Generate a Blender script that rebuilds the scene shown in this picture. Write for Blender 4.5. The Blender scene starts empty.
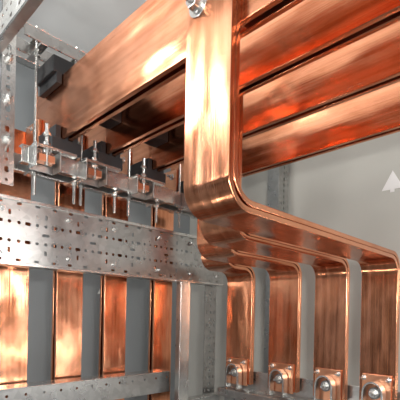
import bpy, bmesh, math
from mathutils import Vector, Matrix
H=1.30   # height of camera above cabinet floor; everything is authored relative to it then lifted
scene=bpy.context.scene
# ---------------------------------------------------------------- materials
def newmat(name):
    m=bpy.data.materials.new(name); m.use_nodes=True
    nt=m.node_tree; b=nt.nodes['Principled BSDF']; return m,nt,b
def N(nt,t,**k):
    n=nt.nodes.new(t)
    for a,v in k.items(): setattr(n,a,v)
    return n
def copper(name,c1,c2,rough=0.2):
    m,nt,b=newmat(name); L=nt.links.new
    uv=N(nt,'ShaderNodeUVMap'); 
    mp=N(nt,'ShaderNodeMapping'); mp.inputs['Scale'].default_value=(2.5,420,1); L(uv.outputs[0],mp.inputs[0])
    n1=N(nt,'ShaderNodeTexNoise'); n1.inputs['Scale'].default_value=1; n1.inputs['Detail'].default_value=4; L(mp.outputs[0],n1.inputs['Vector'])
    mp3=N(nt,'ShaderNodeMapping'); mp3.inputs['Scale'].default_value=(1.6,75,1); L(uv.outputs[0],mp3.inputs[0])
    n3=N(nt,'ShaderNodeTexNoise'); n3.inputs['Scale'].default_value=1; n3.inputs['Detail'].default_value=4; L(mp3.outputs[0],n3.inputs['Vector'])
    mp2=N(nt,'ShaderNodeMapping'); mp2.inputs['Scale'].default_value=(5,9,1); L(uv.outputs[0],mp2.inputs[0])
    n2=N(nt,'ShaderNodeTexNoise'); n2.inputs['Scale'].default_value=1; n2.inputs['Detail'].default_value=5; n2.inputs['Roughness'].default_value=.62; L(mp2.outputs[0],n2.inputs['Vector'])
    av=N(nt,'ShaderNodeMath',operation='MULTIPLY_ADD'); av.inputs[1].default_value=.40; L(n3.outputs[0],av.inputs[0])
    hf_=N(nt,'ShaderNodeMath',operation='MULTIPLY'); hf_.inputs[1].default_value=.60; L(n2.outputs[0],hf_.inputs[0]); L(hf_.outputs[0],av.inputs[2])
    cr=N(nt,'ShaderNodeValToRGB'); cr.color_ramp.elements[0].position=.37; cr.color_ramp.elements[1].position=.58
    cr.color_ramp.elements[0].color=(*c1,1); cr.color_ramp.elements[1].color=(*c2,1); L(av.outputs[0],cr.inputs[0])
    L(cr.outputs[0],b.inputs['Base Color'])
    b.inputs['Metallic'].default_value=1
    mr=N(nt,'ShaderNodeMapRange'); mr.inputs[1].default_value=.3; mr.inputs[2].default_value=.7; mr.inputs[3].default_value=rough-.07; mr.inputs[4].default_value=rough+.10; L(av.outputs[0],mr.inputs[0]); L(mr.outputs[0],b.inputs['Roughness'])
    bp=N(nt,'ShaderNodeBump'); bp.inputs['Strength'].default_value=.2; bp.inputs['Distance'].default_value=.001; L(n1.outputs[0],bp.inputs['Height'])
    mp4=N(nt,'ShaderNodeMapping'); mp4.inputs['Scale'].default_value=(7,16,1); L(uv.outputs[0],mp4.inputs[0])
    n4=N(nt,'ShaderNodeTexNoise'); n4.inputs['Scale'].default_value=1; n4.inputs['Detail'].default_value=1; L(mp4.outputs[0],n4.inputs['Vector'])
    bp2=N(nt,'ShaderNodeBump'); bp2.inputs['Strength'].default_value=.6; bp2.inputs['Distance'].default_value=.007; L(n4.outputs[0],bp2.inputs['Height']); L(bp.outputs[0],bp2.inputs['Normal'])
    L(bp2.outputs[0],b.inputs['Normal'])
    return m
COP=copper('copper_polished',(.60,.215,.10),(.95,.43,.25),.18)
COPD=copper('copper_bare',(.64,.28,.15),(.90,.45,.28),.3)
def steel(name,c,rough,scale=60):
    m,nt,b=newmat(name); L=nt.links.new
    tc=N(nt,'ShaderNodeTexCoord'); v=N(nt,'ShaderNodeTexVoronoi'); v.inputs['Scale'].default_value=scale; L(tc.outputs['Object'],v.inputs['Vector'])
    cr=N(nt,'ShaderNodeValToRGB'); cr.color_ramp.elements[0].color=(*[x*.75 for x in c],1); cr.color_ramp.elements[1].color=(*c,1)
    L(v.outputs['Color'],cr.inputs[0]); L(cr.outputs[0],b.inputs['Base Color'])
    b.inputs['Metallic'].default_value=.95
    n=N(nt,'ShaderNodeTexNoise'); n.inputs['Scale'].default_value=25; L(tc.outputs['Object'],n.inputs['Vector'])
    mr=N(nt,'ShaderNodeMapRange'); mr.inputs[3].default_value=rough-.08; mr.inputs[4].default_value=rough+.12; L(n.outputs[0],mr.inputs[0]); L(mr.outputs[0],b.inputs['Roughness'])
    return m
GAL=steel('galvanised_steel',(.50,.50,.49),.28)
ZINC=steel('zinc_plated_steel',(.78,.78,.76),.22,200)
DST=steel('dark_steel',(.22,.23,.24),.42)
def paint(name,c,rough=.5,var=.06):
    m,nt,b=newmat(name); L=nt.links.new
    tc=N(nt,'ShaderNodeTexCoord'); n=N(nt,'ShaderNodeTexNoise'); n.inputs['Scale'].default_value=4; n.inputs['Detail'].default_value=4; L(tc.outputs['Object'],n.inputs['Vector'])
    cr=N(nt,'ShaderNodeValToRGB'); cr.color_ramp.elements[0].color=(*[x*(1-var*2) for x in c],1); cr.color_ramp.elements[1].color=(*[min(1,x*(1+var)) for x in c],1)
    L(n.outputs[0],cr.inputs[0]); L(cr.outputs[0],b.inputs['Base Color']); b.inputs['Roughness'].default_value=rough
    return m
WALL=paint('grey_panel_paint',(.56,.56,.52)); WALLB=paint('grey_back_panel',(.26,.28,.29)); CEIL=paint('roof_panel',(.78,.79,.78)); FLOOR=paint('floor_plate',(.2,.2,.2))
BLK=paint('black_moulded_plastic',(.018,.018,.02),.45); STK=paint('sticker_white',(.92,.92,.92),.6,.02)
WIRE=paint('grey_cable_sheath',(.05,.05,.055),.5); WIREL=paint('light_cable_sheath',(.45,.45,.43),.5)
# ---------------------------------------------------------------- helpers
def link(o,parent=None):
    scene.collection.objects.link(o)
    if parent: o.parent=parent
    return o
def group(name):
    e=bpy.data.objects.new(name,None); e.empty_display_size=.05; scene.collection.objects.link(e); return e
def fin(o,bev=0,seg=2,smooth=False):
    if bev:
        m=o.modifiers.new('bevel','BEVEL'); m.width=bev; m.segments=seg; m.limit_method='ANGLE'; m.angle_limit=math.radians(50)
    if smooth:
        for p in o.data.polygons: p.use_smooth=True
def box(name,x0,x1,y0,y1,z0,z1,mat,parent=None,bev=.001):
    bm=bmesh.new()
    cx,cy,cz=(x0+x1)/2,(y0+y1)/2,(z0+z1)/2
    bmesh.ops.create_cube(bm,size=1,matrix=Matrix.Diagonal((x1-x0,y1-y0,z1-z0,1)))
    me=bpy.data.meshes.new(name); bm.to_mesh(me); bm.free(); me.materials.append(mat)
    o=bpy.data.objects.new(name,me); o.location=(cx,cy,cz); link(o,parent); fin(o,bev); return o
def cyl(name,p,r,h,axis,mat,parent=None,seg=20,bev=0.0008,rot=0,thread=False):
    bm=bmesh.new()
    if thread:
        n=max(4,int(h/.0022)); rings=[]
        for i in range(n+1):
            rr=r*(1.0 if i%2 else .86); z=-h/2+h*i/n
            rings.append([bm.verts.new((rr*math.cos(2*math.pi*k/seg),rr*math.sin(2*math.pi*k/seg),z)) for k in range(seg)])
        for a,b in zip(rings,rings[1:]):
            for k in range(seg): bm.faces.new((a[k],a[(k+1)%seg],b[(k+1)%seg],b[k]))
        bm.faces.new(rings[0][::-1]); bm.faces.new(rings[-1])
    else:
        bmesh.ops.create_cone(bm,cap_ends=True,segments=seg,radius1=r,radius2=r,depth=h)
    me=bpy.data.meshes.new(name); bm.to_mesh(me); bm.free(); me.materials.append(mat)
    o=bpy.data.objects.new(name,me); o.location=p
    o.rotation_euler={'x':(0,math.pi/2,0),'y':(math.pi/2,0,0),'z':(0,0,rot)}[axis]
    link(o,parent)
    if not thread: fin(o,bev)
    return o
def bolt(parent,tag,p,axis,sgn,r=.008,mat=None,stud=.012):
    mat=mat or ZINC
    d=Vector({'x':(1,0,0),'y':(0,1,0),'z':(0,0,1)}[axis])*sgn; p=Vector(p)
    cyl('washer_'+tag,p+d*.001,r*1.75,.002,axis,mat,parent,28,.0004)
    cyl('spring_washer_'+tag,p+d*.0035,r*1.3,.003,axis,mat,parent,24,.0004)
    cyl('nut_'+tag,p+d*(.005+r*.5),r*1.2,r,axis,mat,parent,6,.0009)
    cyl('thread_'+tag,p+d*(.005+r*.5+stud/2),r*.62,r+stud,axis,mat,parent,14,0,thread=True)
def fillet(pts,r,n=10):
    out=[Vector(pts[0])]
    for i in range(1,len(pts)-1):
        p=Vector(pts[i]); a=(Vector(pts[i-1])-p).normalized(); b=(Vector(pts[i+1])-p).normalized()
        ang=a.angle(b); t=r/math.tan(ang/2); c=p+(a+b).normalized()*(r/math.sin(ang/2))
        s=p+a*t-c; e=p+b*t-c; tot=s.angle(e); ax=s.cross(e).normalized()
        for k in range(n+1): out.append(c+Matrix.Rotation(tot*k/n,3,ax)@s)
    out.append(Vector(pts[-1])); return out
def ribbon(name,pts,W,t,mat,parent=None,bev=.0014,sub=1,off=(0,0)):
    W=Vector(W); w=W.length; Wn=W.normalized(); bm=bmesh.new(); uvl=bm.loops.layers.uv.new('UVMap')
    pts=[Vector(p) for p in pts]; n=len(pts); rings=[]; lens=[0]
    for i in range(1,n): lens.append(lens[-1]+(pts[i]-pts[i-1]).length)
    for i,p in enumerate(pts):
        tg=((pts[min(i+1,n-1)]-p).normalized()+(p-pts[max(i-1,0)]).normalized()).normalized()
        nn=tg.cross(Wn).normalized()*t/2; h=W/2
        rings.append([bm.verts.new(p-h-nn),bm.verts.new(p+h-nn),bm.verts.new(p+h+nn),bm.verts.new(p-h+nn)])
    vs=[0,w,w+t,2*w+t,2*w+2*t]
    for i in range(n-1):
        for k in range(4):
            f=bm.faces.new((rings[i][k],rings[i][(k+1)%4],rings[i+1][(k+1)%4],rings[i+1][k]))
            for l,(u,v) in zip(f.loops,((lens[i],vs[k]),(lens[i],vs[k+1]),(lens[i+1],vs[k+1]),(lens[i+1],vs[k]))): l[uvl].uv=(u+off[0],v+off[1])
    for r in (rings[0][::-1],rings[-1]):
        f=bm.faces.new(r)
        for l in f.loops: l[uvl].uv=(l.vert.co.x+l.vert.co.y+off[0],l.vert.co.z)
    bmesh.ops.recalc_face_normals(bm,faces=bm.faces)
    me=bpy.data.meshes.new(name); bm.to_mesh(me); bm.free(); me.materials.append(mat)
    o=bpy.data.objects.new(name,me); link(o,parent); fin(o,bev,2,True)
    m=o.modifiers.new('wn','WEIGHTED_NORMAL'); m.keep_sharp=True
    return o
def perf(name,origin,U,V,cols,rows,cw,ch,holefn,mat,parent=None,t=.0025):
    U=Vector(U);V=Vector(V);O=Vector(origin);bm=bmesh.new(); K=16
    def P(u,v): return bm.verts.new(O+U*u+V*v)
    sq=[]
    for k in range(K):
        a=2*math.pi*k/K+math.pi/4; c,s=math.cos(a),math.sin(a); m=max(abs(c),abs(s)); sq.append((c/m*.5,s/m*.5,c,s))
    for i in range(cols):
        for j in range(rows):
            cu,cv=(i+.5)*cw,(j+.5)*ch; h=holefn(i,j)
            if not h:
                bm.faces.new([P(cu+x*cw,cv+y*ch) for x,y,_,_ in sq]); continue
            rx,ry,pw=h
            o=[P(cu+x*cw,cv+y*ch) for x,y,_,_ in sq]
            q=[]
            for _,_,c,s in sq:
                rr=(abs(c)**pw+abs(s)**pw)**(-1/pw); q.append(P(cu+c*rr*rx,cv+s*rr*ry))
            for k in range(K): bm.faces.new((o[k],o[(k+1)%K],q[(k+1)%K],q[k]))
    bmesh.ops.remove_doubles(bm,verts=bm.verts,dist=1e-5); bmesh.ops.recalc_face_normals(bm,faces=bm.faces)
    me=bpy.data.meshes.new(name); bm.to_mesh(me); bm.free(); me.materials.append(mat)
    o=bpy.data.objects.new(name,me); link(o,parent)
    m=o.modifiers.new('thick','SOLIDIFY'); m.thickness=t; m.offset=0
    return o
def wire(name,pts,r,mat,parent=None):
    cu=bpy.data.curves.new(name,'CURVE'); cu.dimensions='3D'; cu.bevel_depth=r; cu.bevel_resolution=3
    s=cu.splines.new('BEZIER'); s.bezier_points.add(len(pts)-1)
    for bp_,p in zip(s.bezier_points,pts): bp_.co=p; bp_.handle_left_type=bp_.handle_right_type='AUTO'
    cu.materials.append(mat); return link(bpy.data.objects.new(name,cu),parent)
# ---------------------------------------------------------------- cabinet shell
box('wall_back',-.9,1.64,1.70,1.74,-H,1.05,WALLB)
box('wall_right',1.60,1.64,-.55,1.70,-H,1.05,WALL)
box('floor',-.9,1.64,-.55,1.74,-H-.04,-H,FLOOR)
box('ceiling',-.9,1.64,.15,1.74,1.05,1.09,CEIL)
# ---------------------------------------------------------------- main busbars (run along Y)
PA=[.475,.605,.765,.975]; ZB,ZT=.44,.60
for i,a in enumerate(PA):
    g=group('main_busbar')
    for k,dx in enumerate((-.010,.010)):
        ribbon('bar_%d'%(k+1),[(a+dx,-.35,(ZB+ZT)/2),(a+dx,1.13,(ZB+ZT)/2)],(0,0,ZT-ZB),.010,COP,g,off=(i*3.1+k,i*.7))
    yb=[.435,.572,.737,.925][i]
    box('spacer',a-.005,a+.005,yb-.04,yb+.04,ZB+.005,ZT-.005,COPD,g)
    sg=1 if i==0 else -1
    for q,(dy,zz) in enumerate(((.022,.475),(-.022,.475),(.022,.55),(-.022,.55))):
        bolt(g,'r%d'%q,(a+.015*sg,yb+dy,zz),'x',sg,.007)
# black blocks added in the gaps between neighbouring bars
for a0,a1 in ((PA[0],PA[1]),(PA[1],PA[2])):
    g=group('black_gap_block')
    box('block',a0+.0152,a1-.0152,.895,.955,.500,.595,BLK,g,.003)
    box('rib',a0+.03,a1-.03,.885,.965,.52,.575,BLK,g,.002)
# ---------------------------------------------------------------- Z-bent dropper bars
DB=[(.386,.484),(.527,.630),(.688,.800),(.876,.992)]
XV=1.150
for i,(b0,b1) in enumerate(DB):
    g=group('bent_dropper_busbar'); bc=(b0+b1)/2
    sg=-1 if i==0 else 1
    for k in range(2):
        d=.0105*k
        x0=PA[i]+(-.0205-d if i==0 else .0205+.0105-d)
        pts=fillet([(x0,bc,.585),(x0,bc,.175-d),(XV-d,bc,.175-d),(XV-d,bc,-.245)],.045,12)
        ribbon('strip_%d'%(k+1),pts,(0,b1-b0,0),.010,COP,g,off=(i*2.3+k*1.7,i*.31))
    xs=PA[i]+(-.036 if i==0 else .036)
    for q,(dy,zz) in enumerate(((.022,.492),(-.022,.560),(.022,.560))):
        bolt(g,'f%d'%q,(xs,bc+dy,zz),'x',sg,.0115)
    c=group('cable_terminal_clamp'); xf=XV-.0105-.005
    box('terminal_plate',xf-.006,xf,b0+.010,b1-.010,-.250,-.155,COPD,c)
    R=.026
    pts=[(xf-.022,bc+R,-.26),(xf-.022,bc+R,-.205)]
    for k in range(1,12):
        t=math.pi*k/12; pts.append((xf-.022,bc+R*math.cos(t),-.205+.031*math.sin(t)))
    pts+=[(xf-.022,bc-R,-.205),(xf-.022,bc-R,-.26)]
    ribbon('u_strap',pts,(.026,0,0),.005,ZINC,c,.0006)
    cyl('boss',(xf-.012,bc,-.205),.016,.016,'x',DST,c,28)
    bolt(c,'c',(xf-.020,bc,-.205),'x',-1,.0075)
    bolt(c,'l',(xf-.006,bc+.034,-.166),'x',-1,.004)
    bolt(c,'r',(xf-.006,bc-.034,-.166),'x',-1,.004)
g=group('terminal_support_rail')
box('web',1.162,1.167,.30,1.02,-.33,-.20,GAL,g)
box('flange',1.120,1.162,.30,1.02,-.30,-.272,GAL,g)
# ---------------------------------------------------------------- vertical busbars behind channel
VA=[.430,.603,.772,.985]
for i,a in enumerate(PA):
    g=group('vertical_busbar'); ac=VA[i]
    for k in range(2):
        y=1.190+.022*k
        ribbon('bar_%d'%(k+1),[(ac,y,-H),(ac,y,.52)],(.088,0,0),.010,COP,g,off=(i*1.9+k,i*.43))
    pts=fillet([(a-.020,1.085,.48),(a-.020,1.178,.48),(a+.020,1.178,.48)],.008,6)
    ribbon('angle_connector',pts,(0,0,.09),.008,COPD,g)
    bolt(g,'a',(a+.005,1.174,.50),'y',-1,.006)
    bolt(g,'b',(a-.024,1.11,.50),'x',-1,.006)
# ---------------------------------------------------------------- perforated channel
g=group('perforated_mounting_channel')
def hf(i,j):
    if j==0 or j==6: return (.0065,.0035,4) if i%2 else None
    if j in(2,4): return (.0045,.0045,2) if i%3 else (.0080,.0045,5)
    if j==3: return (.010,.004,5) if i%6==2 else None
    if j in (1,5): return (.0035,.007,4) if i%4==0 else None
perf('web',(.27,1.08,.122),(1,0,0),(0,0,1),39,7,.0240,.02450,hf,GAL,g)
box('flange_top',.27,1.206,1.08,1.125,.2925,.2955,GAL,g,.0008)
box('flange_bottom',.27,1.206,1.08,1.125,.1195,.1225,GAL,g,.0008)
box('lip_top',.27,1.206,1.072,1.079,.286,.2955,ZINC,g,.0008)
box('lip_bottom',.27,1.206,1.074,1.079,.1195,.1265,ZINC,g,.0008)
for k,a in enumerate((.36,.54,.69,.87,1.02,1.16)):
    bolt(g,'t%d'%k,(a,1.078,.263),'y',-1,.005,stud=.005); bolt(g,'b%d'%k,(a,1.078,.152),'y',-1,.004,stud=.004)
# ---------------------------------------------------------------- lower rail
g=group('lower_cross_rail')
perf('web',(.25,1.10,-.278),(1,0,0),(0,0,1),28,2,.0250,.035,lambda i,j:(.004,.004,2) if (j==1 and i%2) else None,GAL,g)
box('flange_top',.25,.95,1.10,1.165,-.208,-.205,ZINC,g,.0008)
# ---------------------------------------------------------------- posts
g=group('steel_post')
box('face',.940,.985,1.036,1.040,-H,.115,ZINC,g,.001)
box('side',.981,.985,1.040,1.075,-H,.115,GAL,g,.001)
box('lip',.940,.943,1.040,1.060,-H,.115,GAL,g,.001)
box('head_plate',.920,1.01,1.040,1.078,.115,.1190,ZINC,g)
g=group('perforated_post')
perf('face',(1.155,1.13,-H),(1,0,0),(0,0,1),3,75,.022,.0265,lambda i,j:(.006,.006,2) if i==1 else ((.003,.008,4) if j%2 else None),GAL,g)
box('side',1.221,1.224,1.13,1.16,-H,.69,GAL,g)
g=group('perforated_post')
perf('face',(1.50,1.02,-H),(1,0,0),(0,0,1),3,88,.025,.0265,lambda i,j:(.0055,.008,4) if i==1 else None,GAL,g)
box('side',1.497,1.50,1.02,1.08,-H,1.03,GAL,g)
g=group('front_cross_rail')
box('web',.985,1.494,1.036,1.040,-.36,-.305,GAL,g); box('top',.985,1.494,1.040,1.08,-.308,-.305,ZINC,g)
# ---------------------------------------------------------------- busbar support assembly
g=group('busbar_support_frame')
for k,y in enumerate((.985,1.055)):
    box('lower_rail_%d'%k,.37,1.09,y,y+.004,.362,.402,ZINC if k==0 else GAL,g)
    box('lower_rail_flange_%d'%k,.37,1.09,y,y+.022,.3995,.4025,ZINC,g)
    box('lower_rail_foot_%d'%k,.37,1.09,y,y+.022,.360,.363,ZINC,g)
    box('upper_rail_%d'%k,.37,1.09,y,y+.004,.665,.695,GAL,g)
    box('upper_rail_flange_%d'%k,.37,1.09,y,y+.022,.6935,.6965,ZINC,g)
rx=[]
for a in PA: rx+= [a-.055,a+.055]
for k,a in enumerate(rx):
    cyl('threaded_rod_%d'%k,(a,1.032,.515),.0045,.43,'z',ZINC,g,12,thread=True)
    for z,s in ((.4025,1),(.360,-1),(.665,-1),(.6965,1)):
        zz=z+s*.0015
        box('strap_washer_%d'%k,a-.009,a+.009,.985,1.077,zz-.0015,zz+.0015,ZINC,g,.0004)
        cyl('nut_%d'%k,(a,1.032,z+s*.0075),.0095,.008,'z',ZINC,g,6,.0008)
for i,a in enumerate(PA):
    g=group('busbar_insulator_clamp')
    for nm,z0,z1,zt in (('lower',.406,.440,.470),('upper',.600,.642,.575)):
        y0=.968
        box('%s_body'%nm,a-.040,a+.040,y0,1.070,z0,z1,BLK,g,.003)
        for s in (-1,0,1):
            w=.0045 if s==0 else .007; cx=a+s*.0235
            lo,hi=(z1-.002,zt) if nm=='lower' else (zt,z0+.002)
            box('%s_tooth_%d'%(nm,s),cx-w,cx+w,y0,1.070,lo,hi,BLK,g,.001)
    c=group('mounting_bracket'); xo=a-.058; yb=.950
    box('web',xo-.028,xo+.028,yb+.031,yb+.034,.345,.392,GAL,c)
    box('arm_left',xo-.031,xo-.028,yb-.01,yb+.034,.345,.400,ZINC,c)
    box('arm_right',xo+.028,xo+.031,yb-.01,yb+.034,.345,.392,GAL,c)
    box('bridge',xo-.033,xo+.075,yb-.006,yb+.012,.3925,.400,ZINC,c)
    box('copper_link',xo-.020,xo+.020,yb,yb+.026,.362,.380,COPD,c)
    cyl('stud',(xo,yb+.004,.405),.005,.10,'z',ZINC,c,12,thread=True)
    for z in (.387,.406,.430): cyl('stud_nut',(xo,yb+.004,z),.0095,.008,'z',ZINC,c,6,.0008)
# vertical strut + ceiling rails, left
g=group('frame_strut')
perf('face',(.325,1.0,.30),(1,0,0),(0,0,1),1,26,.032,.024,lambda i,j:(.0055,.0075,4) if j%2 else (.004,.004,2),ZINC,g)
box('side',.323,.326,1.002,1.03,.30,.924,DST,g)
for k in range(4): bolt(g,str(k),(.341,.998,.408+.096*k),'y',-1,.007)
g=group('perforated_ceiling_rail')
perf('face',(.30,.45,.60),(0,1,0),(0,0,1),45,2,.024,.024,lambda i,j:(.007,.0045,4) if (i%2 and j==0) else ((.004,.004,2) if j==1 else None),ZINC,g)
box('flange',.30,.322,.45,1.53,.597,.600,GAL,g)
g=group('roof_cross_rail')
box('web',-.1,1.55,1.30,1.304,.78,.84,GAL,g); box('flange',-.1,1.55,1.27,1.30,.78,.783,ZINC,g)
g=group('control_wiring')
for k,(dx,r,m_) in enumerate(((.004,.004,WIRE),(.016,.0035,WIREL),(.030,.003,WIRE),(.046,.0028,WIREL))):
    wire('wire_%d'%k,[(.335+dx,1.15,1.04),(.34+dx,1.15,.80),(.355+dx,1.155,.66),(.345+dx*1.3,1.155,.52),(.34+dx,1.155,.42),(.32+dx*.6,1.155,.30),(.31+dx*.6,1.15,-.3),(.31+dx*.6,1.15,-H)],r,m_,g)
for z in (.48,.60,.72): box('cable_tie_%d'%int(z*100),.338,.402,1.146,1.164,z,z+.006,WIREL,g,.001)
# ---------------------------------------------------------------- stickers
def arrow(name,loc,U,s,nrm):
    g=group(name)
    for nm,sc,off in (('backing',1.0,0),('face',.72,.0012)):
        bm=bmesh.new(); U_=Vector(U); Z=Vector((0,0,1)); c=Vector(loc)+Vector(nrm)*off
        pr=[(-.5,-.28),(-.10,-.28),(-.10,-.42),(.10,-.42),(.10,-.28),(.5,-.28),(0,.62)]
        vs=[bm.verts.new(c+U_*x*s*sc+Z*y*s*sc) for x,y in pr]; bm.faces.new(vs)
        me=bpy.data.meshes.new(nm); bm.to_mesh(me); bm.free(); me.materials.append(STK)
        o=bpy.data.objects.new(nm,me); link(o,g); m=o.modifiers.new('t','SOLIDIFY'); m.thickness=.001; m.offset=0
arrow('arrow_sticker',(1.598,.570,.520),(0,1,0),.080,(-1,0,0))
arrow('arrow_sticker',(1.045,1.698,.115),(1,0,0),.085,(0,-1,0))
# ---------------------------------------------------------------- lights
def area(name,loc,target,sx,sy,power,col=(1,1,1)):
    l=bpy.data.lights.new(name,'AREA'); l.energy=power; l.shape='RECTANGLE'; l.size=sx; l.size_y=sy; l.color=col
    o=bpy.data.objects.new(name,l); o.location=loc; o.rotation_euler=(Vector(target)-Vector(loc)).to_track_quat('-Z','Y').to_euler(); link(o); return o
area('camera_flash',(.02,-.10,.10),(.7,.8,.2),.07,.05,9,(1,.97,.92))
area('left_key_fill',(-.75,.35,.75),(.6,.9,.3),.3,.3,6,(1,.96,.9))  # added key light, out of view on the left, for copper reflections
area('front_fill',(.9,-.9,.3),(1.0,1.0,.2),.35,.35,10,(1,.98,.95))  # added fill from the open front, no real fixture
area('main_bar_highlight_light',(-.30,1.30,.98),(.47,.6,.52),.10,.25,4,(1,.97,.92))  # unseen light added to put a highlight on the first main bar
area('vertical_bar_glint_light',(1.15,-.30,-.27),(.8,1.2,-.1),.8,.04,2.0,(1,.96,.9))  # long strip light added for the hotspots on the vertical bars
area('bend_glint_light',(-.15,1.1,-.75),(.47,.45,.2),.12,.12,1.6,(1,.95,.88))  # added low light, out of view, gives the dropper bend its glint
area('ceiling_fill',(-.35,.9,.55),(.35,1.3,1.05),.3,.3,7,(1,1,1))  # unseen fill added to brighten the ceiling panel
w=bpy.data.worlds.new('world'); scene.world=w; w.use_nodes=True; nt=w.node_tree
bg=nt.nodes['Background']; tc=N(nt,'ShaderNodeTexCoord'); n=N(nt,'ShaderNodeTexNoise'); n.inputs['Scale'].default_value=4.5; n.inputs['Detail'].default_value=2
nt.links.new(tc.outputs['Generated'],n.inputs['Vector'])
cr=N(nt,'ShaderNodeValToRGB'); cr.color_ramp.elements[0].position=.44; cr.color_ramp.elements[1].position=.64
cr.color_ramp.elements[0].color=(.08,.08,.09,1); cr.color_ramp.elements[1].color=(1,1,1,1)
nt.links.new(n.outputs[0],cr.inputs[0]); nt.links.new(cr.outputs[0],bg.inputs[0]); bg.inputs[1].default_value=.66
# ---------------------------------------------------------------- camera
cd=bpy.data.cameras.new('cam'); cd.lens=36; cd.sensor_width=36; cd.shift_y=.2875; cd.clip_start=.01
cam=bpy.data.objects.new('camera',cd); link(cam); cam.matrix_world=Matrix.Rotation(-math.pi/4,4,'Z')@Matrix.Rotation(math.pi/2,4,'X')@Matrix.Rotation(math.radians(1.2),4,'Z')
scene.camera=cam
bpy.context.view_layer.update()
for o in scene.objects:
    if o.parent is None: o.location.z+=H
scene.view_settings.view_transform='Standard'
